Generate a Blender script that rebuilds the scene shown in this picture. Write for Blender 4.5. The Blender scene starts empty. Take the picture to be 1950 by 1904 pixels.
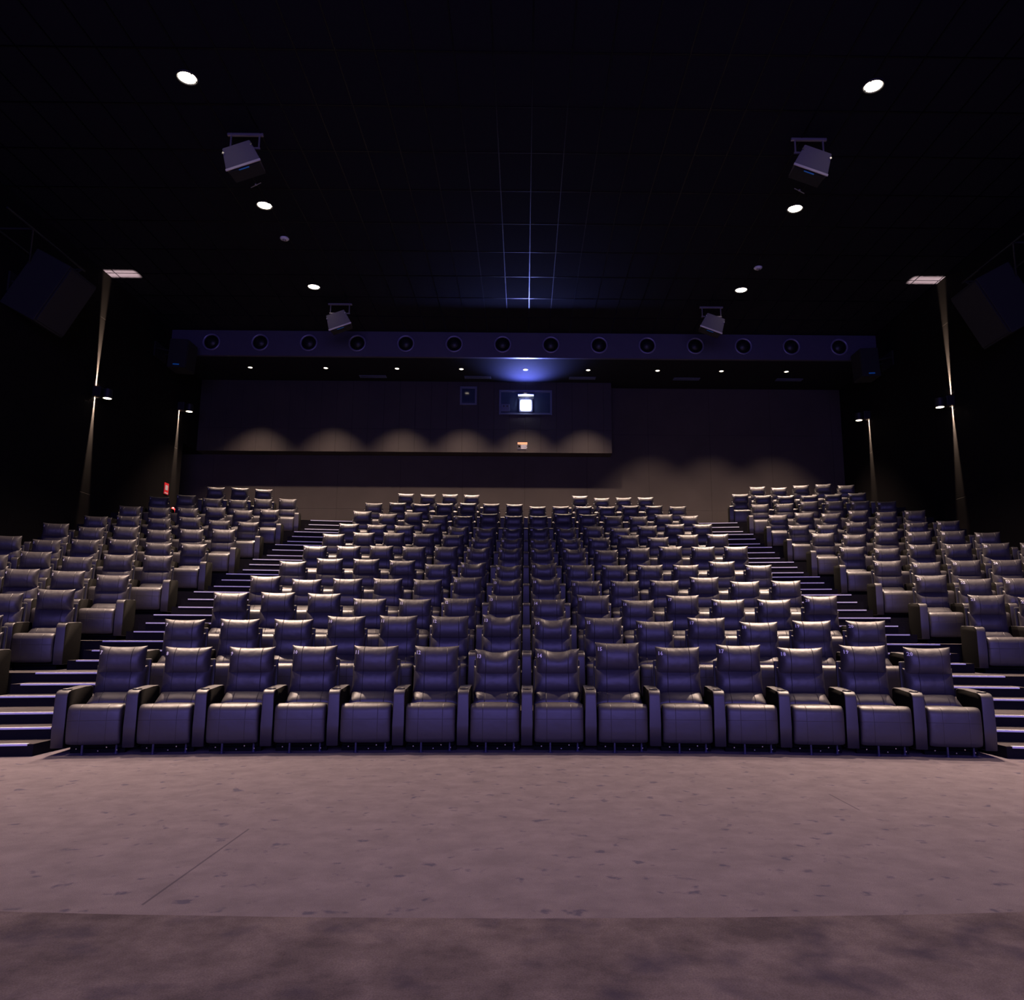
import bpy, bmesh, math, random
from mathutils import Matrix, Vector
random.seed(4)
S = bpy.context.scene
COL = S.collection
PI = math.pi

# strengths and colours tuned together
P_SCREEN, P_SOFFIT, SOFFIT_DEG = 2150, 3300, 82
P_DOWN, DOWN_DEG, DOWN_BLEND, DOWN_TILT, FRONT_F = 9500, 82, 1.0, -.28, .36
P_STRIP, P_PROJ = 7500, 2100
LEATHER, L_ROUGH, L_SPEC = (.040, .036, .040), .48, .65
FLOOR_COLS = (.122, .103, .116), (.158, .133, .148), (.056, .052, .082)
STAGE_COLS = (.088, .070, .058), (.176, .142, .112), (.048, .041, .050)
NOSE = (.85, .85, .88)
WALL, BACK, BOOTH, CEIL, BEAM = (.0062, .0055, .0055), (.037, .030, .028), (.026, .021, .020), (.008, .008, .013), (.042, .037, .066)

# ------------------------------------------------------------------ camera
def make_camera():
    cd = bpy.data.cameras.new('camera'); c = bpy.data.objects.new('camera', cd); COL.objects.link(c)
    F, PX, PY, PITCH, YAW, ROLL = 1450.0, 1014.9, 966.4, .1635, .0110, .0042
    cd.sensor_fit = 'HORIZONTAL'; cd.sensor_width = 36.0; cd.lens = F/1950*36
    cd.shift_x = (975-PX)/1950; cd.shift_y = (PY-952)/1950
    cd.clip_end = 200
    def w(v):
        x, y, z = v
        y, z = y*math.cos(PITCH)-z*math.sin(PITCH), y*math.sin(PITCH)+z*math.cos(PITCH)
        x, y = x*math.cos(YAW)+y*math.sin(YAW), -x*math.sin(YAW)+y*math.cos(YAW)
        return Vector((x, y, z))
    r = w((math.cos(ROLL), 0, math.sin(ROLL))); u = w((-math.sin(ROLL), 0, math.cos(ROLL))); f = w((0, 1, 0))
    c.matrix_world = Matrix(((r.x, u.x, -f.x, 0), (r.y, u.y, -f.y, 0), (r.z, u.z, -f.z, 1.348), (0, 0, 0, 1)))
    S.camera = c
make_camera()

# ------------------------------------------------------------------ world, exposure
wd = bpy.data.worlds.new('dark_hall'); S.world = wd; wd.use_nodes = True
wd.node_tree.nodes['Background'].inputs[0].default_value = (.25, .22, .5, 1)
wd.node_tree.nodes['Background'].inputs[1].default_value = 0.0
S.view_settings.view_transform = 'Standard'; S.view_settings.look = 'None'
S.view_settings.exposure = 0.0; S.view_settings.gamma = 1.0; S.view_settings.use_curve_mapping = False
WARM = (1.0, .72, .56)
def light(name, kind, loc, energy, color, direction=(0, 0, -1), **kw):
    d = bpy.data.lights.new(name, kind); o = bpy.data.objects.new(name, d); COL.objects.link(o)
    d.energy = energy; d.color = color; o.location = loc
    o.rotation_euler = Vector(direction).to_track_quat('-Z', 'Y').to_euler()
    for k, v in kw.items(): setattr(d, k, v)
    return o
# the cinema screen behind the camera, glowing blue violet
light('cinema_screen_light', 'AREA', (0, -8.0, 5.6), P_SCREEN, (.30, .24, 1.0), (0, 1, -.02), shape='RECTANGLE', size=16.0, size_y=7.0)

# ------------------------------------------------------------------ dimensions
DA, ROW, SAG, EDGE = 9.077, 1.6363, .0124, .85
ZF = {1: 0, 2: .388, 3: .776, 4: 1.199, 5: 1.659, 6: 2.168, 7: 2.661, 8: 3.151, 9: 3.712, 10: 4.285, 11: 4.864, 12: 5.444}
WX, ZC, YB = 12.4, 11.8, 28.8
def arm_y(k, x): return DA+(k-1)*ROW-SAG*x*x
def edge_y(k, x): return arm_y(k, x)-EDGE

# ------------------------------------------------------------------ materials
def mat(name, color, rough=.6, metal=0.0, spec=.5, emit=None, strength=0.0):
    m = bpy.data.materials.new(name); m.use_nodes = True
    b = m.node_tree.nodes['Principled BSDF']
    b.inputs['Base Color'].default_value = (*color, 1); b.inputs['Roughness'].default_value = rough
    b.inputs['Metallic'].default_value = metal; b.inputs['Specular IOR Level'].default_value = spec
    if emit:
        b.inputs['Emission Color'].default_value = (*emit, 1); b.inputs['Emission Strength'].default_value = strength
    return m
def nd(nt, t, **kw):
    n = nt.nodes.new(t)
    for k, v in kw.items(): setattr(n, k, v)
    return n
def noise_bump(m, scale, strength, dist=.01, detail=3, vary=0.0):
    nt = m.node_tree; b = nt.nodes['Principled BSDF']
    tc = nd(nt, 'ShaderNodeTexCoord'); n = nd(nt, 'ShaderNodeTexNoise'); bp = nd(nt, 'ShaderNodeBump')
    n.inputs['Scale'].default_value = scale; n.inputs['Detail'].default_value = detail
    bp.inputs['Strength'].default_value = strength; bp.inputs['Distance'].default_value = dist
    nt.links.new(tc.outputs['Object'], n.inputs['Vector']); nt.links.new(n.outputs['Fac'], bp.inputs['Height'])
    nt.links.new(bp.outputs['Normal'], b.inputs['Normal'])
    if vary:
        c = b.inputs['Base Color'].default_value[:3]; r = nd(nt, 'ShaderNodeValToRGB')
        r.color_ramp.elements[0].color = (*[x*(1-vary) for x in c], 1); r.color_ramp.elements[1].color = (*[x*(1+vary) for x in c], 1)
        nt.links.new(n.outputs['Fac'], r.inputs[0]); nt.links.new(r.outputs[0], b.inputs['Base Color'])
    return m
def leather(name, seams_x=(), seams_z=(), wrinkle=.5):
    """black leather; stitched seams run down the panel where given, in the seat's own coordinates"""
    m = mat(name, LEATHER, L_ROUGH, 0, L_SPEC)
    nt = m.node_tree; b = nt.nodes['Principled BSDF']; L = nt.links.new
    tc = nd(nt, 'ShaderNodeTexCoord'); sp = nd(nt, 'ShaderNodeSeparateXYZ'); L(tc.outputs['Object'], sp.inputs[0])
    n1 = nd(nt, 'ShaderNodeTexNoise'); n1.inputs['Scale'].default_value = 6; n1.inputs['Detail'].default_value = 2
    n2 = nd(nt, 'ShaderNodeTexNoise'); n2.inputs['Scale'].default_value = 260
    oi = nd(nt, 'ShaderNodeObjectInfo'); mp = nd(nt, 'ShaderNodeVectorMath', operation='MULTIPLY_ADD')
    mp.inputs[1].default_value = (1, 1, 1)
    cb = nd(nt, 'ShaderNodeCombineXYZ'); sc = nd(nt, 'ShaderNodeMath', operation='MULTIPLY'); sc.inputs[1].default_value = 40
    L(oi.outputs['Random'], sc.inputs[0]); L(sc.outputs[0], cb.inputs[0]); L(sc.outputs[0], cb.inputs[2])
    L(tc.outputs['Object'], mp.inputs[0]); L(cb.outputs[0], mp.inputs[2])
    L(mp.outputs[0], n1.inputs['Vector']); L(tc.outputs['Object'], n2.inputs['Vector'])
    seam = None
    for axis, vals in ((0, seams_x), (2, seams_z)):
        for v in vals:
            s = nd(nt, 'ShaderNodeMath', operation='SUBTRACT'); s.inputs[1].default_value = v
            L(sp.outputs[axis], s.inputs[0])
            a = nd(nt, 'ShaderNodeMath', operation='ABSOLUTE'); L(s.outputs[0], a.inputs[0])
            t = nd(nt, 'ShaderNodeMapRange'); t.inputs['From Min'].default_value = 0; t.inputs['From Max'].default_value = .005
            L(a.outputs[0], t.inputs['Value'])
            if seam is None: seam = t.outputs[0]
            else:
                mn = nd(nt, 'ShaderNodeMath', operation='MINIMUM'); L(seam, mn.inputs[0]); L(t.outputs[0], mn.inputs[1]); seam = mn.outputs[0]
    h = nd(nt, 'ShaderNodeMath', operation='MULTIPLY'); h.inputs[1].default_value = 1.0; L(n1.outputs['Fac'], h.inputs[0])
    h2 = nd(nt, 'ShaderNodeMath', operation='MULTIPLY_ADD'); h2.inputs[1].default_value = .015; L(n2.outputs['Fac'], h2.inputs[0]); L(h.outputs[0], h2.inputs[2])
    out = h2.outputs[0]
    if seam is not None:
        h3 = nd(nt, 'ShaderNodeMath', operation='MULTIPLY_ADD'); h3.inputs[1].default_value = .35; L(seam, h3.inputs[0]); L(out, h3.inputs[2]); out = h3.outputs[0]
        mx = nd(nt, 'ShaderNodeMix', data_type='RGBA'); mx.inputs[6].default_value = (*[c*.35 for c in LEATHER], 1); mx.inputs[7].default_value = (*LEATHER, 1)
        L(seam, mx.inputs[0]); L(mx.outputs[2], b.inputs['Base Color'])
    bp = nd(nt, 'ShaderNodeBump'); bp.inputs['Strength'].default_value = wrinkle; bp.inputs['Distance'].default_value = .02
    L(out, bp.inputs['Height']); L(bp.outputs['Normal'], b.inputs['Normal'])
    return m
def carpet(name, c0, c1, stain, mottle, stain_amount, lines=(), patch=1.0, soft=.07):
    m = mat(name, c1, .95, 0, .1); nt = m.node_tree; b = nt.nodes['Principled BSDF']; L = nt.links.new
    tc = nd(nt, 'ShaderNodeTexCoord')
    fine = nd(nt, 'ShaderNodeTexNoise'); fine.inputs['Scale'].default_value = 190; fine.inputs['Detail'].default_value = 6; fine.inputs['Roughness'].default_value = .8
    mid = nd(nt, 'ShaderNodeTexNoise'); mid.inputs['Scale'].default_value = mottle; mid.inputs['Detail'].default_value = 6; mid.inputs['Roughness'].default_value = .65
    big = nd(nt, 'ShaderNodeTexNoise'); big.inputs['Scale'].default_value = mottle*patch; big.inputs['Detail'].default_value = 4; big.inputs['Distortion'].default_value = .2
    mpb = nd(nt, 'ShaderNodeMapping'); mpb.inputs['Location'].default_value = (7.3, 2.1, 0)
    L(tc.outputs['Object'], fine.inputs[0]); L(tc.outputs['Object'], mid.inputs[0]); L(tc.outputs['Object'], mpb.inputs[0]); L(mpb.outputs[0], big.inputs[0])
    r = nd(nt, 'ShaderNodeValToRGB'); r.color_ramp.elements[0].color = (*c0, 1); r.color_ramp.elements[1].color = (*c1, 1)
    r.color_ramp.elements[0].position = .35; r.color_ramp.elements[1].position = .65
    L(mid.outputs['Fac'], r.inputs[0])
    g = nd(nt, 'ShaderNodeMapRange'); g.inputs['From Min'].default_value = .3; g.inputs['From Max'].default_value = .7
    g.inputs['To Min'].default_value = .62; g.inputs['To Max'].default_value = 1.38; L(fine.outputs['Fac'], g.inputs['Value'])
    mu = nd(nt, 'ShaderNodeMix', data_type='RGBA', blend_type='MULTIPLY'); mu.inputs[0].default_value = 1
    L(r.outputs[0], mu.inputs[6]); L(g.outputs[0], mu.inputs[7])
    st = nd(nt, 'ShaderNodeMapRange'); st.inputs['From Min'].default_value = stain_amount; st.inputs['From Max'].default_value = stain_amount+soft; L(big.outputs['Fac'], st.inputs['Value'])
    sm = nd(nt, 'ShaderNodeMath', operation='MULTIPLY'); sm.inputs[1].default_value = .75; L(st.outputs[0], sm.inputs[0])
    mx = nd(nt, 'ShaderNodeMix', data_type='RGBA'); mx.inputs[7].default_value = (*stain, 1)
    L(sm.outputs[0], mx.inputs[0]); L(mu.outputs[2], mx.inputs[6]); col = mx.outputs[2]
    if lines:
        sp = nd(nt, 'ShaderNodeSeparateXYZ'); L(tc.outputs['Object'], sp.inputs[0])
        for x0, y0, y1 in lines:
            a = nd(nt, 'ShaderNodeMath', operation='COMPARE'); a.inputs[1].default_value = x0; a.inputs[2].default_value = .007; L(sp.outputs[0], a.inputs[0])
            c = nd(nt, 'ShaderNodeMath', operation='COMPARE'); c.inputs[1].default_value = (y0+y1)/2; c.inputs[2].default_value = (y1-y0)/2; L(sp.outputs[1], c.inputs[0])
            e = nd(nt, 'ShaderNodeMath', operation='MULTIPLY'); L(a.outputs[0], e.inputs[0]); L(c.outputs[0], e.inputs[1])
            e2 = nd(nt, 'ShaderNodeMath', operation='MULTIPLY'); e2.inputs[1].default_value = .55; L(e.outputs[0], e2.inputs[0])
            m2 = nd(nt, 'ShaderNodeMix', data_type='RGBA'); m2.inputs[7].default_value = (*[v*.5 for v in stain], 1)
            L(e2.outputs[0], m2.inputs[0]); L(col, m2.inputs[6]); col = m2.outputs[2]
    L(col, b.inputs['Base Color'])
    bp = nd(nt, 'ShaderNodeBump'); bp.inputs['Strength'].default_value = .5; bp.inputs['Distance'].default_value = .01
    L(fine.outputs['Fac'], bp.inputs['Height']); L(bp.outputs['Normal'], b.inputs['Normal'])
    return m
def panelled(name, color, pw, ph, axis_u, axis_v, rough=.8, spec=.25):
    """dark acoustic panels with thin joints"""
    m = mat(name, color, rough, 0, spec); nt = m.node_tree; b = nt.nodes['Principled BSDF']; L = nt.links.new
    tc = nd(nt, 'ShaderNodeTexCoord'); sp = nd(nt, 'ShaderNodeSeparateXYZ'); L(tc.outputs['Object'], sp.inputs[0])
    outs = []
    for ax, step in ((axis_u, pw), (axis_v, ph)):
        d = nd(nt, 'ShaderNodeMath', operation='PINGPONG'); d.inputs[1].default_value = step/2; L(sp.outputs[ax], d.inputs[0])
        t = nd(nt, 'ShaderNodeMapRange'); t.inputs['From Min'].default_value = 0; t.inputs['From Max'].default_value = .012; L(d.outputs[0], t.inputs['Value']); outs.append(t.outputs[0])
    mn = nd(nt, 'ShaderNodeMath', operation='MINIMUM'); L(outs[0], mn.inputs[0]); L(outs[1], mn.inputs[1])
    n = nd(nt, 'ShaderNodeTexNoise'); n.inputs['Scale'].default_value = 1.2; L(tc.outputs['Object'], n.inputs[0])
    mr = nd(nt, 'ShaderNodeMapRange'); mr.inputs['To Min'].default_value = .75; mr.inputs['To Max'].default_value = 1.25; L(n.outputs['Fac'], mr.inputs['Value'])
    mx = nd(nt, 'ShaderNodeMix', data_type='RGBA'); mx.inputs[6].default_value = (*[c*.5 for c in color], 1); mx.inputs[7].default_value = (*color, 1); L(mn.outputs[0], mx.inputs[0])
    mu = nd(nt, 'ShaderNodeMix', data_type='RGBA', blend_type='MULTIPLY'); mu.inputs[0].default_value = 1; L(mx.outputs[2], mu.inputs[6]); L(mr.outputs[0], mu.inputs[7])
    L(mu.outputs[2], b.inputs['Base Color'])
    bp = nd(nt, 'ShaderNodeBump'); bp.inputs['Strength'].default_value = .4; bp.inputs['Distance'].default_value = .01; L(mn.outputs[0], bp.inputs['Height']); L(bp.outputs['Normal'], b.inputs['Normal'])
    return m

M = {}
M['leather_plain'] = leather('black_leather', wrinkle=.35)
M['leather_head'] = leather('black_leather_headrest', (-.135, .135), (), .55)
M['leather_back'] = leather('black_leather_backrest', (-.14, .14), (), .5)
M['leather_foot'] = leather('black_leather_footrest', (-.14, .14), (.37,), .3)
M['leather_arm'] = leather('black_leather_armrest', wrinkle=.12)
M['shell'] = noise_bump(mat('black_vinyl_shell', (.02, .02, .022), .6), 60, .2)
M['black'] = noise_bump(mat('black_metal', (.015, .015, .018), .45, .3), 40, .1)
M['side'] = noise_bump(mat('matte_black_side_panel', (.006, .0055, .005), .9, 0, .05), 80, .2)
M['under'] = noise_bump(mat('black_underframe', (.006, .006, .007), .9, 0, .05), 40, .1)
M['blue_metal'] = noise_bump(mat('dark_blue_metal', (.05, .05, .10), .35, .5), 40, .1)
M['chrome'] = noise_bump(mat('bright_metal', (.6, .6, .62), .25, 1.0), 40, .05)
M['ink'] = noise_bump(mat('white_print', (.85, .85, .85), .6), 50, .02)
M['floor'] = carpet('lounge_carpet', *FLOOR_COLS, 4.0, .62, ((-1.9, 4.1, 5.6), (2.62, 6.2, 6.8)), 1.9, .08)
M['stage'] = carpet('stage_carpet', *STAGE_COLS, 5.0, .52, (), 1.1, .22)
M['tier'] = carpet('tier_carpet', (.050, .044, .046), (.068, .06, .062), (.03, .027, .03), 3.0, .64)
M['riser'] = noise_bump(mat('dark_riser', (.010, .009, .011), .9, 0, .1), 30, .2, vary=.2)
M['nosing'] = noise_bump(mat('pale_nosing', NOSE, .4, .0, .5), 30, .05, vary=.08)
M['wall'] = panelled('black_acoustic_panel', WALL, 1.3, 2.6, 1, 2, .9, .05)
M['wall_back'] = panelled('dark_back_wall_panel', BACK, 2.4, 3.0, 0, 2)
M['booth'] = panelled('booth_cladding', BOOTH, .6, 9.0, 0, 2, .55)
M['ceiling'] = noise_bump(mat('black_ceiling_tile', CEIL, .9, 0, .06), 30, .15, vary=.25)
M['tbar'] = noise_bump(mat('satin_ceiling_bar', (.010, .010, .017), .33, .9), 6, .1)
M['beam'] = noise_bump(mat('dark_violet_beam', BEAM, .5), 4, .15, vary=.15)
M['rim'] = noise_bump(mat('dark_satin_rim', (.16, .15, .26), .32, .3), 20, .05)
M['strip'] = noise_bump(mat('dark_wall_reveal', (.2, .18, .16), .7), 8, .2, vary=.1)
M['speaker'] = noise_bump(mat('dark_speaker_cabinet', (.10, .09, .095), .5), 60, .25, vary=.1)
M['grille'] = noise_bump(mat('black_speaker_grille', (.010, .010, .013), .6, 0, .3), 300, .8, vary=.2)
M['plate'] = noise_bump(mat('brushed_mounting_plate', (.30, .27, .30), .35, .7), 30, .1)
M['edge'] = noise_bump(mat('pale_cabinet_edge', (.5, .46, .44), .4, .4), 30, .1)
M['badge'] = noise_bump(mat('blue_badge', (.01, .16, .5), .4, 0, .5, (.02, .25, .9), .05), 30, .05)
M['lamp'] = mat('lit_downlight_lens', (1, .9, .8), .3, 0, .5, (1.0, .86, .70), 14)
M['lamp_small'] = mat('lit_small_lens', (1, .9, .8), .3, 0, .5, (1.0, .84, .62), 5)
M['beam_lens'] = mat('lit_projector_lens', (.9, .9, 1), .1, 0, .5, (.80, .84, 1.0), 30)
M['glass'] = noise_bump(mat('booth_window_glass', (.02, .03, .06), .08, 0, .8), 2, .02)
M['frame'] = noise_bump(mat('booth_window_frame', (.06, .07, .12), .4), 30, .1)
M['red'] = noise_bump(mat('red_sign_paint', (.75, .03, .04), .45, 0, .5), 30, .05)
M['peach'] = noise_bump(mat('orange_label_header', (.9, .42, .22), .5), 30, .02)
M['yellow'] = noise_bump(mat('yellow_warning_triangle', (.9, .65, .08), .5), 30, .02)
M['label_dark'] = noise_bump(mat('label_dark_print', (.03, .025, .03), .5), 30, .02)
M['white'] = noise_bump(mat('white_plastic', (.6, .6, .62), .4), 30, .05)

# ------------------------------------------------------------------ mesh helpers
def obj(name, bm, m, parent=None, smooth=False, loc=None):
    me = bpy.data.meshes.new(name); bmesh.ops.recalc_face_normals(bm, faces=bm.faces[:]); bm.to_mesh(me); bm.free()
    for mm in (m if isinstance(m, (list, tuple)) else [m]): me.materials.append(mm)
    if smooth:
        for p in me.polygons: p.use_smooth = True
    o = bpy.data.objects.new(name, me); COL.objects.link(o)
    if parent: o.parent = parent
    if loc: o.location = loc
    return o
def tag(o, label=None, cat=None, group=None, kind=None):
    for k, v in (('label', label), ('category', cat), ('group', group), ('kind', kind)):
        if v: o[k] = v
    return o
def thing(name, label, cat, loc=(0, 0, 0), rz=0, group=None):
    o = bpy.data.objects.new(name, None); COL.objects.link(o); o.location = loc; o.rotation_euler = (0, 0, rz)
    o.empty_display_size = .1
    return tag(o, label, cat, group)
def struct(name, bm, m): return tag(obj(name, bm, m), kind='structure')
def box(bm, x0, x1, y0, y1, z0, z1, bev=0, seg=2, mi=0):
    vs = [bm.verts.new(p) for p in ((x0,y0,z0),(x1,y0,z0),(x1,y1,z0),(x0,y1,z0),(x0,y0,z1),(x1,y0,z1),(x1,y1,z1),(x0,y1,z1))]
    fs = [bm.faces.new([vs[i] for i in q]) for q in ((3,2,1,0),(4,5,6,7),(0,1,5,4),(1,2,6,5),(2,3,7,6),(3,0,4,7))]
    for f in fs: f.material_index = mi
    if bev:
        es = list({e for f in fs for e in f.edges})
        bmesh.ops.bevel(bm, geom=es, offset=bev, segments=seg, profile=.6, affect='EDGES')
    return vs
def cyl(bm, p0, p1, r0, r1=None, n=20, cap=True):
    p0, p1 = Vector(p0), Vector(p1); r1 = r0 if r1 is None else r1
    q = (p1-p0).to_track_quat('Z', 'Y'); a, b = [], []
    for i in range(n):
        t = 2*PI*i/n; d = q @ Vector((math.cos(t), math.sin(t), 0)); a.append(bm.verts.new(p0+d*r0)); b.append(bm.verts.new(p1+d*r1))
    for i in range(n): bm.faces.new((a[i], a[(i+1) % n], b[(i+1) % n], b[i]))
    if cap: bm.faces.new(a[::-1]); bm.faces.new(b)
def lathe(bm, prof, c=(0, 0, 0), axis='Z', n=28, close=False):
    rings = []
    for r, h in prof:
        ring = []
        for i in range(n):
            t = 2*PI*i/n; x, y = r*math.cos(t), r*math.sin(t)
            p = (x, y, h) if axis == 'Z' else (x, h, y)
            ring.append(bm.verts.new((c[0]+p[0], c[1]+p[1], c[2]+p[2])))
        rings.append(ring)
    pairs = list(zip(rings, rings[1:]))
    if close: pairs.append((rings[-1], rings[0]))
    for a, b in pairs:
        for i in range(n): bm.faces.new((a[i], a[(i+1) % n], b[(i+1) % n], b[i]))
    if not close:
        if prof[0][0] > 1e-6: bm.faces.new(rings[0][::-1])
        if prof[-1][0] > 1e-6: bm.faces.new(rings[-1])
def loft(bm, sections, closed_ring=True):
    rings = [[bm.verts.new(p) for p in s] for s in sections]; n = len(rings[0])
    for a, b in zip(rings, rings[1:]):
        for i in range(n if closed_ring else n-1): bm.faces.new((a[i], a[(i+1) % n], b[(i+1) % n], b[i]))
    if closed_ring: bm.faces.new(rings[0][::-1]); bm.faces.new(rings[-1])
def text_bm(s, size):
    cu = bpy.data.curves.new('t', 'FONT'); cu.body = s; cu.size = size; cu.align_x = 'CENTER'; cu.align_y = 'CENTER'; cu.resolution_u = 1; cu.offset = size*.025
    o = bpy.data.objects.new('t', cu); COL.objects.link(o)
    dg = bpy.context.evaluated_depsgraph_get(); me = bpy.data.meshes.new_from_object(o.evaluated_get(dg))
    bm = bmesh.new(); bm.from_mesh(me); bpy.data.objects.remove(o); bpy.data.curves.remove(cu); bpy.data.meshes.remove(me)
    return bm
# ------------------------------------------------------------------ the hall
bm = bmesh.new(); box(bm, -WX, WX, 2.2, 10.5, -.3, 0); struct('floor', bm, M['floor'])
# raised stage the picture was taken from, its front edge slightly curved
bm = bmesh.new(); N = 40; xs = [-WX+2*WX*i/N for i in range(N+1)]
ye = lambda x: 2.48+.022*x*x if abs(x) < 5 else 3.03
loft(bm, [[(x, -9.5, -.3), (x, ye(x), -.3), (x, ye(x), .485), (x, ye(x)-.015, .5), (x, -9.5, .5)] for x in xs])
struct('floor_stage', bm, M['stage'])
# curved seating tiers
bm = bmesh.new(); N = 60; xs = [-WX+2*WX*i/N for i in range(N+1)]
def tier(k, x0, x1):
    z = ZF[k]; zb = ZF[k-1]-.05; n = max(4, int((x1-x0)/.4)); pts = [x0+(x1-x0)*i/n for i in range(n+1)]
    rows = [[bm.verts.new(p) for p in ((x, edge_y(k, x), zb), (x, edge_y(k, x), z), (x, YB+.5, z), (x, YB+.5, zb))] for x in pts]
    for a, b in zip(rows, rows[1:]):
        for i, mi in ((0, 1), (1, 0), (2, 1), (3, 1)):
            f = bm.faces.new((a[i], a[(i+1) % 4], b[(i+1) % 4], b[i])); f.material_index = mi
    bm.faces.new(rows[0]).material_index = 1; bm.faces.new(rows[-1][::-1]).material_index = 1
for k in range(2, 12): tier(k, -WX, WX)
tier(12, 7.9, WX)
struct('floor_tiers', bm, [M['tier'], M['riser']])
# aisle stairs: two intermediate steps below each tier, three below the first
XA0, XA1 = 5.40, 6.86
trim = 0
for side, nm in ((-1, 'left'), (1, 'right')):
    bm = bmesh.new()
    for k in range(2, 12):
        dz = (ZF[k]-ZF[k-1])/3
        for j in (1, 2):
            z = ZF[k-1]+dz*j; off = .40*(3-j)
            a, b = (XA0, XA1) if k > 2 else (5.36, WX)
            pts = [a+(b-a)*i/6 for i in range(7)]
            rows = [[bm.verts.new(p) for p in ((side*x, edge_y(k, x)-off, ZF[k-1]-.02), (side*x, edge_y(k, x)-off, z), (side*x, edge_y(k, x)+.01, z), (side*x, edge_y(k, x)+.01, ZF[k-1]-.02))] for x in pts]
            for r0, r1 in zip(rows, rows[1:]):
                for i, mi in ((0, 1), (1, 0), (2, 1), (3, 1)): bm.faces.new((r0[i], r0[(i+1) % 4], r1[(i+1) % 4], r1[i])).material_index = mi
            bm.faces.new(rows[0]).material_index = 1; bm.faces.new(rows[-1][::-1]).material_index = 1
    struct('floor_stairs_'+nm, bm, [M['tier'], M['riser']])
for side in (-1, 1):
    for k in range(2, 12):
        for j in (1, 2, 3):
            dz = (ZF[k]-ZF[k-1])/3; z = ZF[k-1]+dz*j; off = .40*(3-j)
            a, b = (XA0+.04, XA1-.12) if k > 2 else (5.42, 9.5)
            if j == 3 and k > 2: a, b = 5.36, 6.80
            bm = bmesh.new()
            sec = []
            for i in range(7):
                x = a+(b-a)*i/6; y = edge_y(k, x)-off
                sec.append([(side*x, y-.008, z-.018), (side*x, y-.008, z+.004), (side*x, y+.03, z+.004), (side*x, y+.03, z-.018)])
            loft(bm, sec); trim += 1; struct('trim_%d' % trim, bm, M['nosing'])
# walls (the left one stops short of the back corner below the booth: an entrance recess)
YL = 27.0; ZL = 8.1
bm = bmesh.new(); box(bm, -WX-.3, -WX, -9.5, YL, -.3, ZC); box(bm, -WX-.3, -WX, YL, YB, ZL, ZC); struct('wall_left', bm, M['wall'])
bm = bmesh.new(); box(bm, WX, WX+.3, -9.5, YB+.3, -.3, ZC); struct('wall_right', bm, M['wall'])
bm = bmesh.new(); box(bm, -WX-2.6, WX+.3, YB, YB+.3, -.3, ZC); struct('wall_back', bm, M['wall_back'])
bm = bmesh.new(); box(bm, -WX-2.6, -WX-.3, YL-.3, YL, 4, ZL+.2); box(bm, -WX-2.8, -WX-2.6, YL-.3, YB+.3, 4, ZL+.2); box(bm, -WX-2.8, -WX-.3, YL-.3, YB+.3, ZL, ZL+.3); box(bm, -WX-2.8, -WX, YL-.3, YB, 4.6, ZF[11]); struct('wall_recess', bm, M['wall'])
bm = bmesh.new(); box(bm, -WX-.3, WX+.3, -9.5, YB+.3, ZC, ZC+.3); struct('ceiling', bm, M['ceiling'])
# satin suspended-ceiling bars
bm = bmesh.new()
x = -.62-.72*16
while x < WX: box(bm, x-.011, x+.011, -3, 25.4, ZC-.012, ZC+.01); x += .72
y = 22.7-1.48*12
while y < 25.3: box(bm, -WX, WX, y-.011, y+.011, ZC-.010, ZC+.01); y += 1.48
trim += 1; struct('trim_%d' % trim, bm, M['tbar'])
# beam and soffit in front of the projection booth
YS, ZS, YF = 25.5, 10.88, 28.15
bm = bmesh.new(); box(bm, -WX, WX, YS, YS+.12, ZS, ZC); trim += 1; struct('trim_%d' % trim, bm, M['beam'])
bm = bmesh.new(); box(bm, -WX, WX, YS+.12, YB, ZS, ZS+.12); struct('ceiling_soffit', bm, M['ceiling'])
# projection booth box
bm = bmesh.new(); box(bm, -WX, 3.3, YF, YB, ZL, ZS); struct('wall_booth', bm, M['booth'])

ORD = ['first', 'second', 'third', 'fourth', 'fifth', 'sixth', 'seventh', 'eighth', 'ninth', 'tenth', 'eleventh', 'twelfth', 'thirteenth', 'fourteenth']
# round ports in the beam
ring_me = None
for i in range(14):
    t = thing('round_port', 'dark round port set in the violet ceiling beam, %s from the left' % ORD[i], 'round port', (-11.0+1.698*i, YS, 11.36), 0, 'round ports along the ceiling beam')
    if i == 0:
        bm = bmesh.new(); lathe(bm, [(.30, 0), (.315, -.03), (.30, -.05), (.26, -.045), (.245, 0), (.27, .05)], axis='Y', n=36, close=True); r = obj('rim', bm, M['rim'], t, True)
        bm = bmesh.new(); lathe(bm, [(.25, -.004), (.20, .03), (.15, .008), (.11, -.03), (.05, -.05), (.001, -.055)], axis='Y', n=36); c = obj('cone', bm, M['black'], t, True)
        ring_me = (r.data, c.data)
    else:
        for nme, d in zip(('rim', 'cone'), ring_me):
            o = bpy.data.objects.new(nme, d); COL.objects.link(o); o.parent = t
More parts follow.
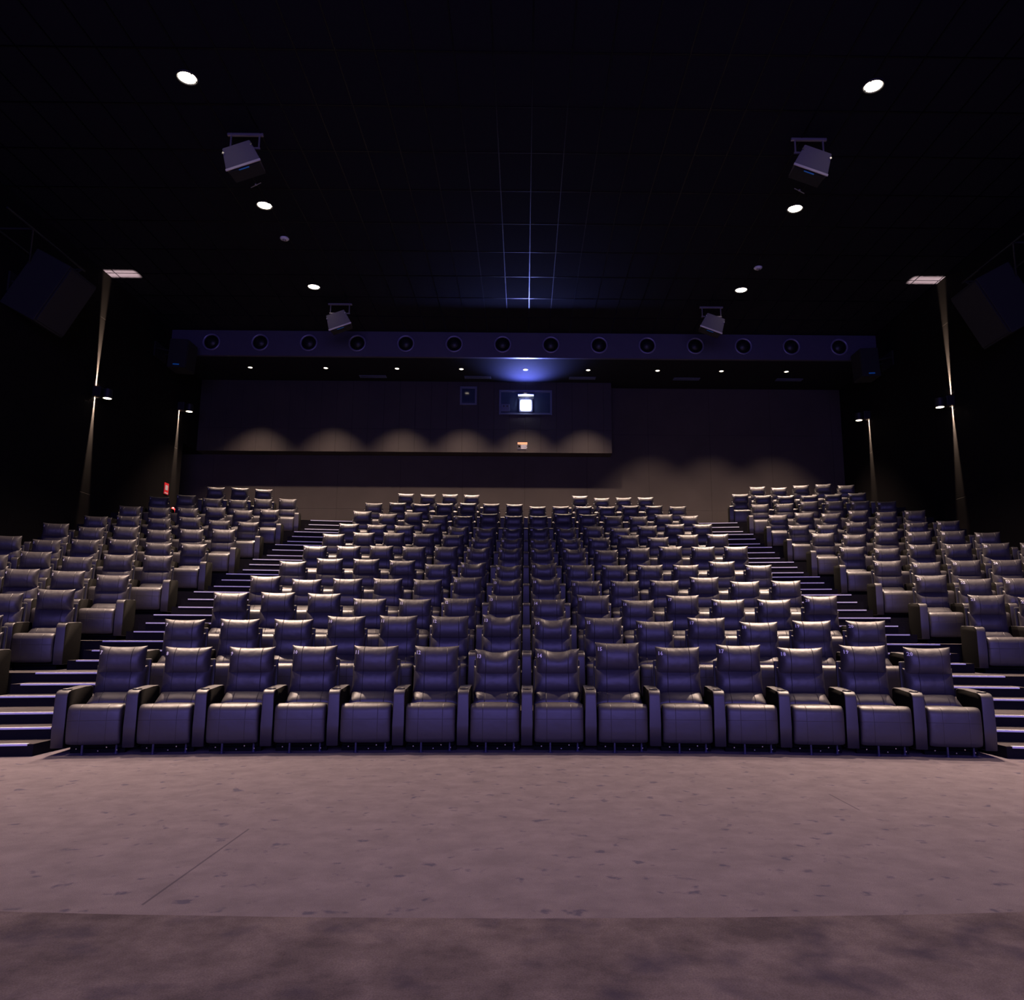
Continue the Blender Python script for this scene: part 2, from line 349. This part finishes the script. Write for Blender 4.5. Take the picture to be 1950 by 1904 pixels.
# small soffit downlights with their light
for i, x in enumerate((-10.05, -7.3, -4.7, -2.35, 0.0, 2.3, 4.85, 7.2, 9.6)):
    t = thing('soffit_downlight', 'small lit recessed spot under the rear soffit, %s from the left' % ORD[i], 'downlight', (x, 26.72, ZS), 0, 'small spots under the rear soffit')
    bm = bmesh.new(); lathe(bm, [(.075, 0), (.10, -.012), (.11, 0)], n=20, close=True); obj('trim_ring', bm, M['black'], t, True)
    bm = bmesh.new(); lathe(bm, [(.074, -.004), (.04, -.012), (.001, -.014)], n=20); obj('lens', bm, M['lamp_small'], t, True)
    light('soffit_spot', 'SPOT', (x, 26.72, ZS-.03), P_SOFFIT, WARM, (0, -.03, -1), spot_size=math.radians(SOFFIT_DEG), spot_blend=1.0, shadow_soft_size=.05)
# air grilles under the soffit
for i, x in enumerate((-5.75, -1.8, 2.15, 6.1, 10.0)):
    t = thing('air_grille', 'flat grey air grille under the rear soffit, %s from the left' % ORD[i], 'air grille', (x, 27.6, ZS), 0, 'air grilles under the rear soffit')
    bm = bmesh.new(); box(bm, -.5, .5, -.13, -.10, -.02, 0); box(bm, -.5, .5, .10, .13, -.02, 0); box(bm, -.5, -.47, -.1, .1, -.02, 0); box(bm, .47, .5, -.1, .1, -.02, 0); obj('frame', bm, M['frame'], t)
    bm = bmesh.new()
    for j in range(5): box(bm, -.47, .47, -.09+.038*j, -.07+.038*j, -.016, -.004)
    obj('louvres', bm, M['frame'], t)
# big ceiling downlights
for i, (x, y) in enumerate(((-6.5, 13.1), (6.68, 13.1), (-6.5, 17.5), (6.68, 17.4), (-6.5, 22.0), (6.62, 21.95))):
    t = thing('ceiling_downlight', 'bright warm round ceiling downlight, %s of the three on the %s' % (('nearest', 'middle', 'farthest')[i//2], ('left', 'right')[i % 2]), 'downlight', (x, y, ZC), 0, 'bright ceiling downlights')
    bm = bmesh.new(); lathe(bm, [(.165, 0), (.19, -.03), (.215, -.02), (.22, 0)], n=32, close=True); obj('trim_ring', bm, M['black'], t, True)
    bm = bmesh.new(); lathe(bm, [(.164, -.006), (.10, -.03), (.001, -.04)], n=32); obj('lens', bm, M['lamp'], t, True)
    light('downlight_beam', 'SPOT', (x, y, ZC-.08), P_DOWN, WARM, (0, DOWN_TILT, -1), spot_size=math.radians(DOWN_DEG), spot_blend=DOWN_BLEND, shadow_soft_size=.13)
# the pairs continue over the lounge floor, above the frame
for x in (-6.5, 6.68):
    light('downlight_beam', 'SPOT', (x, 8.7, ZC-.08), P_DOWN*FRONT_F, WARM, (0, -.50, -1), spot_size=math.radians(92), spot_blend=.9, shadow_soft_size=.13)

# wall strip lamps: a slotted box that throws a thin fan of light along the wall
def sconce(side, y, z, up, where, down=True):
    X = side*WX
    t = thing('wall_lamp', 'black wall lamp throwing a thin line, %s' % where, 'wall lamp', (X, y, z), 0, 'lamps on the side walls')
    s = -side
    bm = bmesh.new(); g = .008; W = .20
    zt, zb = .16, -.13
    box(bm, *sorted((0, s*W)), g, .16, zb, zt, .008, 1); box(bm, *sorted((0, s*W)), -.16, -g, zb, zt, .008, 1)
    box(bm, *sorted((s*(W-.02), s*(W+.03))), -.16, .16, zb, zt, .01, 2)
    obj('housing', bm, M['black'], t)
    bm = bmesh.new(); box(bm, *sorted((s*.01, s*W)), -g, g, -.004+(0 if up else .02), .004+(0 if up else .02)); obj('divider', bm, M['black'], t)
    bm = bmesh.new(); cyl(bm, (s*.36, 0, zb-.02), (s*.36, 0, zb+.24), .13, .12, 28); obj('head', bm, M['black'], t)
    bm = bmesh.new(); lathe(bm, [(.11, zb-.021), (.06, zb-.03), (.001, zb-.032)], (s*.36, 0, 0), n=28); obj('lens', bm, M['lamp_small'], t, True)
    for d, on in ((-1, down), (1, up)):
        if not on: continue
        # the fan leans into the wall so that its plane brushes the panels
        lx = X+s*.055
        light('strip_beam', 'SPOT', (lx, y, z+.012*d), P_STRIP*(3.5 if d > 0 else 1), (1.0, .71, .52), (0 if d > 0 else side*.10, 0, d), spot_size=math.radians(28 if d > 0 else 44), spot_blend=.25, shadow_soft_size=.003)
sconce(-1, 21.27, 8.12, True, 'on the left wall, nearer of two')
sconce(1, 21.2, 8.02, True, 'on the right wall, nearer of two')
sconce(-1, 26.5, 9.28, False, 'high on the left wall by the back corner')
sconce(1, 26.45, 9.12, False, 'high on the right wall by the back corner')

# booth windows and projector
def window(n, x0, x1, z0, z1, lit=False):
    bm = bmesh.new(); f = .07; y0, y1 = YF-.05, YF+.0
    box(bm, x0, x1, y0, y1, z1-f, z1); box(bm, x0, x1, y0, y1, z0, z0+f); box(bm, x0, x0+f, y0, y1, z0+f, z1-f); box(bm, x1-f, x1, y0, y1, z0+f, z1-f)
    w = tag(obj('window_%d' % n, bm, M['frame']), kind='structure')
    bm = bmesh.new(); box(bm, x0+f, x1-f, YF-.012, YF-.002, z0+f, z1-f); obj('pane', bm, M['glass'], w)
window(1, -2.5, -1.86, 9.95, 10.68); window(2, -1.0, 1.02, 9.58, 10.55)
t = thing('projector', 'glaring blue white projector in the booth window', 'projector', (.02, YF-.02, 9.93))
bm = bmesh.new(); box(bm, -.26, .26, -.06, .0, -.26, .26, .02); obj('lens_housing', bm, M['frame'], t)
bm = bmesh.new(); box(bm, -.2, .2, -.075, -.055, -.2, .2, .06, 4); obj('lens', bm, M['beam_lens'], t, True)
bm = bmesh.new(); box(bm, -.30, .30, -.22, -.02, .37, .395); obj('hood', bm, M['white'], t)
light('projector_spill', 'SPOT', (.02, YF-.42, 9.98), P_PROJ, (.20, .26, 1.0), (0, -.50, .9), spot_size=math.radians(125), spot_blend=1.0, shadow_soft_size=.12)
t = thing('booth_camera', 'small pale box with two dark eyes beside the projector', 'box', (-.76, YF-.055, 9.83))
bm = bmesh.new(); box(bm, -.17, .17, -.05, 0, -.15, .15, .015); obj('body', bm, M['frame'], t)
for dx in (-.06, .07):
    bm = bmesh.new(); cyl(bm, (dx, -.062, .06), (dx, -.045, .06), .035, n=16); obj('eye', bm, M['black'], t)
# laser warning label on the booth face
t = thing('warning_sign', 'small orange and white warning sign low on the booth wall', 'sign', (-.1, YF, 8.36))
bm = bmesh.new(); box(bm, -.19, .19, -.012, 0, -.145, .145); obj('backing', bm, M['label_dark'], t)
bm = bmesh.new(); box(bm, -.185, .185, -.016, -.010, .055, .14); obj('header', bm, M['peach'], t)
bm = bmesh.new(); v = [bm.verts.new(p) for p in ((-.165, -.016, -.05), (-.075, -.016, -.05), (-.12, -.016, .03))]; bm.faces.new(v)
bmesh.ops.solidify(bm, geom=bm.faces[:], thickness=.004); obj('warning_triangle', bm, M['yellow'], t)
bm = bmesh.new()
for j in range(4): box(bm, -.055, .175-.02*(j % 2), -.016, -.010, .022-.042*j, .040-.042*j)
obj('print', bm, M['white'], t)

# ceiling speakers on brackets
def ceiling_speaker(x, y, side, where):
    t = thing('ceiling_speaker', 'grey tilted loudspeaker hanging from a ceiling bracket, %s' % where, 'loudspeaker', (x, y, ZC), 0, 'loudspeakers hung from the ceiling')
    bm = bmesh.new(); box(bm, -.38, .38, -.03, .03, -.06, .0, .006, 1); cyl(bm, (-.30, 0, -.03), (-.30, 0, -.34), .02, n=10); cyl(bm, (.30, 0, -.03), (.30, 0, -.34), .02, n=10)
    box(bm, -.33, .33, -.02, .02, -.36, -.32, .006, 1); obj('bracket', bm, M['plate'], t)
    q = Matrix.Rotation(-side*.36, 4, 'Y') @ Matrix.Rotation(.12, 4, 'X')
    def place(b, name, m):
        bmesh.ops.transform(b, matrix=Matrix.Translation((side*-.02, .02, -.60)) @ q, verts=b.verts[:]); return obj(name, b, m, t)
    b = bmesh.new(); s = [(-.36, .25), (.36, .25), (.30, -.30), (-.30, -.30)]
    vs = []
    for z, k in ((.22, .80), (-.24, 1.0)):
        vs.append([(px*k, py, z) for px, py in ((-.37, -.26), (.37, -.26), (.33, .28), (-.33, .28))])
    loft(b, vs); bmesh.ops.bevel(b, geom=b.edges[:], offset=.012, segments=2, affect='EDGES'); cab = place(b, 'cabinet', M['speaker'])
    b = bmesh.new(); box(b, -.375, .375, -.29, -.262, -.285, -.235, .006, 1); place(b, 'edge_plate', M['edge'])
    b = bmesh.new(); box(b, -.33, .33, -.24, .22, -.300, -.287); place(b, 'grille', M['grille'])
    b = bmesh.new(); box(b, -.12, .10, -.235, -.20, -.308, -.300); place(b, 'badge', M['badge'])
    b = bmesh.new()
    for sx in (-1, 1): cyl(b, (sx*.30, -.30, .10), (sx*.30, -.262, .10), .022, n=12)
    place(b, 'bolt', M['chrome'])
ceiling_speaker(-5.98, 14.75, 1, 'nearer one on the left')
ceiling_speaker(6.02, 14.7, -1, 'nearer one on the right')
ceiling_speaker(-5.98, 23.2, 1, 'farther one on the left')
ceiling_speaker(6.0, 23.2, -1, 'farther one on the right')
# large surround speakers on wall trusses
def wall_speaker(side, y, z, sc, name_where, truss=True, tilt=.5, out=0.0):
    X = side*(WX-.02); s = -side
    t = thing('wall_speaker', 'big dark loudspeaker cabinet %s' % name_where, 'loudspeaker', (X, y, z), 0, 'big loudspeakers on the side walls')
    q = Matrix.Rotation(s*tilt, 4, 'Y'); mv = Matrix.Translation((s*(.62*sc+out), 0, -.1))
    b = bmesh.new(); box(b, -.38*sc, .38*sc, -.45*sc, .45*sc, -.62*sc, .62*sc, .02); bmesh.ops.transform(b, matrix=mv @ q, verts=b.verts[:]); obj('cabinet', b, M['grille'], t)
    b = bmesh.new(); box(b, *sorted((s*.38*sc, s*.41*sc)), -.42*sc, .42*sc, -.58*sc, .58*sc, .01); bmesh.ops.transform(b, matrix=mv @ q, verts=b.verts[:]); obj('grille', b, M['grille'], t)
    if not truss: b = bmesh.new(); box(b, -.13*sc, .13*sc, -.462*sc, -.452*sc, -.52*sc, -.47*sc)
    if not truss: bmesh.ops.transform(b, matrix=mv @ q, verts=b.verts[:]); obj('badge', b, M['badge'], t)
    b = bmesh.new(); cyl(b, (0, -.3, .1), (s*(.4+out), -.3, -.05), .03, n=10); cyl(b, (0, .3, .1), (s*(.4+out), .3, -.05), .03, n=10); box(b, *sorted((0, s*.05)), -.4, .4, -.2, .3)
    if truss:
        for dy in (-1.1, .9):
            cyl(b, (s*.02, dy, 1.0), (s*.95, dy, 1.0), .025, n=8); cyl(b, (s*.95, dy, 1.0), (s*.5, dy*.4, .3), .02, n=8)
        cyl(b, (s*.95, -2.0, 1.0), (s*.95, 1.0, 1.0), .025, n=8); cyl(b, (s*.10, -2.0, 1.0), (s*.10, 1.0, 1.0), .025, n=8)
    obj('bracket', b, M['black'], t)
wall_speaker(-1, 17.6, 9.55, 1.25, 'on a truss high on the left wall, nearer one')
wall_speaker(1, 17.6, 9.45, 1.25, 'on a truss high on the right wall, nearer one')
wall_speaker(-1, 24.7, 10.62, .80, 'up in the left rear corner', False, .05, .28)
wall_speaker(1, 24.7, 10.50, .80, 'up in the right rear corner', False, .05, .28)
# ceiling detectors and hanger rods
for x, y, w in ((-6.5, 19.1, 'left'), (6.7, 20.5, 'right')):
    t = thing('smoke_detector', 'small pale disc detector on the black ceiling, %s side' % w, 'detector', (x, y, ZC))
    bm = bmesh.new(); lathe(bm, [(.12, 0), (.12, -.025), (.09, -.05), (.001, -.055)], n=24); obj('base', bm, M['white'], t, True)
    bm = bmesh.new(); lathe(bm, [(.05, -.05), (.045, -.08), (.001, -.085)], n=20); obj('sensor', bm, M['plate'], t, True)
for x, y, w, s in ((-6.4, 16.6, 'left', -1), (6.5, 16.6, 'right', 1)):
    bm = bmesh.new(); cyl(bm, (x-.15, y-.10*s, ZC-.03), (x+.15, y+.10*s, ZC-.03), .010, n=8); box(bm, x-.02, x+.02, y-.02, y+.02, ZC-.03, ZC)
    tag(obj('hanger_rod', bm, M['edge']), 'thin pale rod on the ceiling just before the middle %s downlight' % w, 'rod')
# red fire sign and extinguisher near the rear left corner
t = thing('fire_sign', 'small red and white sign on the left wall by the back corner', 'sign', (-WX, 26.0, 6.22))
bm = bmesh.new(); box(bm, 0, .02, -.16, .16, -.20, .20); obj('plate', bm, M['red'], t)
bm = bmesh.new(); box(bm, .02, .026, -.10, .10, -.05, .12); box(bm, .02, .026, -.12, .12, -.17, -.13); obj('pictogram', bm, M['white'], t)
t = thing('fire_extinguisher', 'red fire extinguisher low beside the left wall under the sign', 'extinguisher', (-WX+.14, 26.35, 5.40))
bm = bmesh.new(); lathe(bm, [(.06, -.24), (.075, -.22), (.075, .16), (.05, .21), (.02, .23)], n=20); obj('cylinder', bm, M['red'], t, True)
bm = bmesh.new(); box(bm, -.02, .09, -.015, .015, .23, .27); cyl(bm, (.04, 0, .24), (.10, 0, .0), .012, n=8); obj('valve', bm, M['black'], t)
bm = bmesh.new(); box(bm, -.14, -.07, -.04, .04, -.1, .1); obj('wall_hook', bm, M['black'], t)

RAISE = {  # how far each headrest is pulled up or pushed down, in centimetres
 ('C',1):[0, -1, -1, 1, 1, 1, -2, -1, 6, 1, 4, 1, 4, 2],
 ('C',2):[-4, -3, -3, 2, 3, 3, 6, 2, 2, -3, 2, -4, -2, -2],
 ('C',3):[4, 5, 4, -4, -4, -2, 3, -3, 4, -4, 4, -3, -3, 3],
 ('C',4):[1, -4, -2, -1, -2, 3, 1, 3, -3, -3, -2, 4, -4, -3],
 ('C',5):[-2, 5, 5, 3, -4, 1, -4, 1, -4, -4, -4, -4, 3, -5],
 ('C',6):[-2, -1, 1, 0, 1, 1, 0, 0, 0, -5, 0, 3, 2, 2],
 ('C',7):[-2, 3, 4, 3, 1, -5, -6, -7, -5, -4, 2, -4, 2, 3],
 ('C',8):[-1, -2, -3, 3, -3, -5, -6, -4, -4, -1, -6, 0, 4, 3],
 ('C',9):[4, -2, 4, -4, -5, 3, -3, -3, 4, 2, -3, -5, 1, -4],
 ('C',10):[-1, 2, 0, 3, 5, 4, 3, -4, -3, -3, -4, -2, -3, -6],
 ('C',11):[4, 3, 5, 4, 3, -5, -4, -4],
 ('L',3):[6, -1],
 ('L',4):[-1, 5, 7],
 ('L',5):[5, 5, -1, 7, -1],
 ('L',6):[-3, -3, 3, 0, -3, 3],
 ('L',7):[3, 1, -3, 2, -2, 4],
 ('L',8):[-4, -2, 4, -2, 1, -3],
 ('L',9):[1, -3, 2, -3, -5, -5],
 ('L',10):[4, 1, -5, -4, 3, -6],
 ('L',11):[2, 4, 2],
 ('R',3):[4],
 ('R',4):[6, -1],
 ('R',5):[2, -2, 1, 1],
 ('R',6):[-2, -6, 1, 1, 1],
 ('R',7):[2, -3, 2, 1, 1, -5],
 ('R',8):[-4, -4, 1, -3, -4, -2],
 ('R',9):[-6, -1, -5, 1, -5, -4],
 ('R',10):[-4, -4, 1, 0, -3, -7],
 ('R',11):[1, -5, -9, -10, -9, -8],
 ('R',12):[-3, -8, -3, -2, -9],
}

# ------------------------------------------------------------------ recliner
def prof(u, v):
    return max(0.0, 1-abs(u)**5)**.5*(max(0.0, 1-v)/1.14)**.52*(max(0.0, 1+v)/.86)**.38*1.01
def pillow_pt(u, v, w, h, t, ear, back=.5, sign=-1):
    x = u*w/2*(1-ear*.55*(1-v*v)); z = v*h/2*(1-ear*(1-abs(u)**2.2)*(1.0 if v > 0 else .35))
    d = prof(u, v)*t*(1 if sign < 0 else back)
    return x, sign*d, z
def pillow(bm, w, h, t, ear, nx=22, nz=12, back=.5, xf=None):
    g = lambda n: [math.sin(PI/2*(2*i/n-1)) for i in range(n+1)]
    U, V = g(nx), g(nz); F = {}; B = {}
    for i, u in enumerate(U):
        for j, v in enumerate(V):
            F[i, j] = bm.verts.new(pillow_pt(u, v, w, h, t, ear))
            B[i, j] = F[i, j] if i in (0, nx) or j in (0, nz) else bm.verts.new(pillow_pt(u, v, w, h, t, ear, back, 1))
    for i in range(nx):
        for j in range(nz):
            bm.faces.new((F[i, j], F[i+1, j], F[i+1, j+1], F[i, j+1]))
            bm.faces.new((B[i, j], B[i, j+1], B[i+1, j+1], B[i+1, j]))
    if xf is not None: bmesh.ops.transform(bm, matrix=xf, verts=bm.verts[:])
HW, HH, HT = .555, .35, .13
EAR = .10
HX = Matrix.Translation((0, .655, 1.005)) @ Matrix.Rotation(.05, 4, 'X')
HXD = Matrix.Translation((0, .655, .995)) @ Matrix.Rotation(.10, 4, 'X')

def seat_meshes():
    R = {}
    def keep(n, bm, m, smooth=True):
        o = obj(n, bm, m, None, smooth); R[n] = o.data; bpy.data.objects.remove(o)
    bm = bmesh.new(); pillow(bm, HW, HH, HT, EAR, xf=HX); keep('headrest', bm, M['leather_head'])
    # a headrest tipped forward: its top turns towards the viewer with a hollow in the middle
    bm = bmesh.new(); pillow(bm, HW, HH, HT, EAR)
    for v in bm.verts:
        k = math.exp(-(v.co.x/.13)**4)
        if v.co.z > .02: v.co.z -= k*(v.co.z-.02)*.22; v.co.y += k*(v.co.z-.02)*.30
    bmesh.ops.transform(bm, matrix=HXD, verts=bm.verts[:]); keep('headrest_tipped', bm, M['leather_head'])
    bm = bmesh.new(); pillow(bm, .58, .34, .125, .09, 20, 10, xf=Matrix.Translation((0, .655, .775)) @ Matrix.Rotation(-.10, 4, 'X')); keep('backrest', bm, M['leather_back'])
    # lumbar cushion, wider at its foot
    bm = bmesh.new(); pillow(bm, .555, .27, .07, .04, 20, 10)
    for v in bm.verts: v.co.x *= 1-.10*(v.co.z/.27)
    bmesh.ops.transform(bm, matrix=Matrix.Translation((0, .535, .565)) @ Matrix.Rotation(-.95, 4, 'X'), verts=bm.verts[:]); keep('lumbar_cushion', bm, M['leather_back'])
    # seat cushion
    bm = bmesh.new(); pillow(bm, .565, .50, .055, .0, 16, 10, 1.0, Matrix.Translation((0, .34, .475)) @ Matrix.Rotation(-PI/2+.0, 4, 'X')); keep('seat', bm, M['leather_back'])
    # footrest: rolled top edge that falls to a hanging front panel
    path = [(.17, .515), (.11, .540), (.05, .545), (.0, .530), (-.028, .50), (-.038, .45), (-.042, .36), (-.040, .25), (-.030, .16), (-.012, .115), (.015, .105), (.04, .125), (.055, .20), (.06, .40), (.10, .47), (.16, .485)]
    cy, cz = .03, .33
    bm = bmesh.new(); secs = []
    n = 18
    for i in range(n+1):
        u = math.sin(PI/2*(2*i/n-1)); k = (1-abs(u)**7)**.35 if abs(u) < .9999 else 0
        kk = .90+.10*k
        tz = .03*(1-u*u)
        secs.append([(u*.2825, cy+(y-cy)*(.55+.45*k)-(.010*(1-u**2) if y < 0 else 0), cz+(z-cz)*kk) for y, z in path])
    loft(bm, secs); keep('footrest', bm, M['leather_foot'])
    # armrest
    def arm():
        bm = bmesh.new(); pts = [(.0, .075), (-.004, .30), (-.002, .62), (.008, .66), (.035, .688), (.08, .695), (.22, .700), (.45, .712), (.60, .715), (.645, .700), (.655, .66), (.655, .075)]
        loft(bm, [[(x, y, z) for y, z in pts] for x in (-.066, .066)])
        es = [e for e in bm.edges if abs(e.verts[0].co.x-e.verts[1].co.x) < 1e-6]
        bmesh.ops.bevel(bm, geom=es, offset=.014, segments=3, profile=.6, affect='EDGES')
        for f in bm.faces:
            f.normal_update()
            if abs(f.normal.x) > .9: f.material_index = 1
        return bm
    bm = arm(); keep('armrest', bm, [M['leather_arm'], M['side']])
    bm = bmesh.new(); lathe(bm, [(.048, .697), (.052, .706), (.044, .708), (.036, .690), (.034, .66), (.001, .655)], (0, .13, 0), n=20); keep('cup_holder', bm, M['black'])
    bm = bmesh.new(); box(bm, -.30, .30, .70, .745, .10, 1.02, .02, 2)
    for v in bm.verts: v.co.y += max(0, v.co.z-.45)*.10; v.co.x *= 1-.06*max(0, v.co.z-.5)
    keep('back_shell', bm, M['shell'], False)
    bm = bmesh.new(); box(bm, -.27, .27, .10, .70, .06, .44, .01, 1); box(bm, -.29, .29, .16, .22, .0, .07); box(bm, -.29, .29, .58, .64, .0, .07); keep('base', bm, M['under'], False)
    bm = bmesh.new(); cyl(bm, (0, 0, .0), (0, 0, .11), .014, .012, 10); cyl(bm, (0, 0, 0), (0, 0, .012), .028, n=12); keep('foot', bm, M['blue_metal'], False)
    bm = bmesh.new()
    for x, y, z in ((-.2, .09, .055), (.12, .085, .07), (.23, .085, .04), (.03, .09, .03)): cyl(bm, (x, y, z), (x, y+.03, z), .007, n=8)
    keep('mechanism_bolts', bm, M['chrome'], False)
    return R
SM = seat_meshes()
NUM = {}
def number_mesh(s, tipped):
    key = (s, tipped)
    if key not in NUM:
        bm = text_bm(s, .062)
        for v in bm.verts:
            x, z = v.co.x-.222, v.co.y+.095
            u = x/(HW/2)/(1-EAR*.55*.6); w = z/(HH/2)
            v.co = (x, -prof(u, w)*HT-.0035, z)
        bmesh.ops.transform(bm, matrix=HXD if tipped else HX, verts=bm.verts[:])
        for f in bm.faces: f.normal_update()
        o = obj('seat_number', bm, M['ink']); NUM[key] = o.data; bpy.data.objects.remove(o)
    return NUM[key]
def part(name, me, parent, loc=None):
    o = bpy.data.objects.new(name, me); COL.objects.link(o); o.parent = parent
    if loc: o.location = loc
    return o
def recliner(x, k, num, label, group, rise=0.0, last=False, first_side=-1, front=False, tipped=False, pitch=.74):
    rz = math.atan(2*SAG*x)*-1
    t = thing('recliner', label, 'recliner', (x, arm_y(k, x), ZF[k]), rz, group)
    h = part('headrest', SM['headrest_tipped' if tipped else 'headrest'], t, (0, 0, rise))
    part('seat_number', number_mesh(str(num), tipped), h)
    part('backrest', SM['backrest'], t); part('lumbar_cushion', SM['lumbar_cushion'], t); part('seat', SM['seat'], t); part('footrest', SM['footrest'], t)
    part('back_shell', SM['back_shell'], t); part('base', SM['base'], t)
    for sx in ((-1, 1) if last else (first_side,)):
        a = part('armrest', SM['armrest'], t, (sx*pitch/2, 0, 0)); part('cup_holder', SM['cup_holder'], a)
    if front:
        part('foot', SM['foot'], t, (-.10, -.0, 0)); part('foot', SM['foot'], t, (.22, .10, 0)); part('mechanism_bolts', SM['mechanism_bolts'], t)
    return t
ROWN = ['', 'front', 'second', 'third', 'fourth', 'fifth', 'sixth', 'seventh', 'eighth', 'ninth', 'tenth', 'eleventh', 'twelfth']
TIP = {1: (6, 7), 2: (6, 7), 4: (6, 7), 5: (5, 6, 7), 6: (5, 6, 7, 8), 7: (5, 6, 7, 8), 8: (4, 5, 6, 7, 8), 9: (), 10: ()}
for k in range(1, 11):
    for i in range(14):
        x = .04+.74*(i-6.5)
        recliner(x, k, 7+i, 'black leather recliner in the central block, %s row, %s seat from the left aisle' % (ROWN[k], ORD[i]), 'recliners of the central block', RAISE['C', k][i]/100, i == 13, -1, k == 1, i in TIP.get(k, ()))
for n, i in enumerate((1, 2, 3, 4, 9, 10, 11, 12)):
    recliner(.04+.74*(i-6.5), 11, 7+i, 'black leather recliner in the central block, rearmost row, %s seat of the %s four' % (ORD[n % 4], 'left' if n < 4 else 'right'), 'recliners of the central block', RAISE['C', 11][n]/100, i in (4, 12), -1)
for side, nm, S0 in ((-1, 'left', 'L'), (1, 'right', 'R')):
    for k in range(1, 13):
        if side < 0 and k == 12: continue
        if (S0, k) not in RAISE and not (k == 2 and side < 0): continue
        lst = RAISE.get((S0, k), []); st, cnt = 7.36, 6
        if (S0, k) == ('L', 11): st, cnt = 8.6, 3
        if (S0, k) == ('R', 11): st = 7.22
        if (S0, k) == ('R', 12): st, cnt = 8.25, 5
        for j in range(cnt):
            x = side*(st+.718*j); yh = arm_y(k, x)+.585
            px = 1003+1450*x/(yh*.987+(ZF[k]-.2)*.163)
            if px < -55 or px > 2000: continue
            num = 6-j if side < 0 else 21+j
            recliner(x, k, num, 'black leather recliner in the %s block, %s row, %s seat from the aisle' % (nm, ROWN[k], ORD[j]), 'recliners of the %s block' % nm, (lst[j] if j < len(lst) else 0)/100, j == 0, side, False, False, .72)
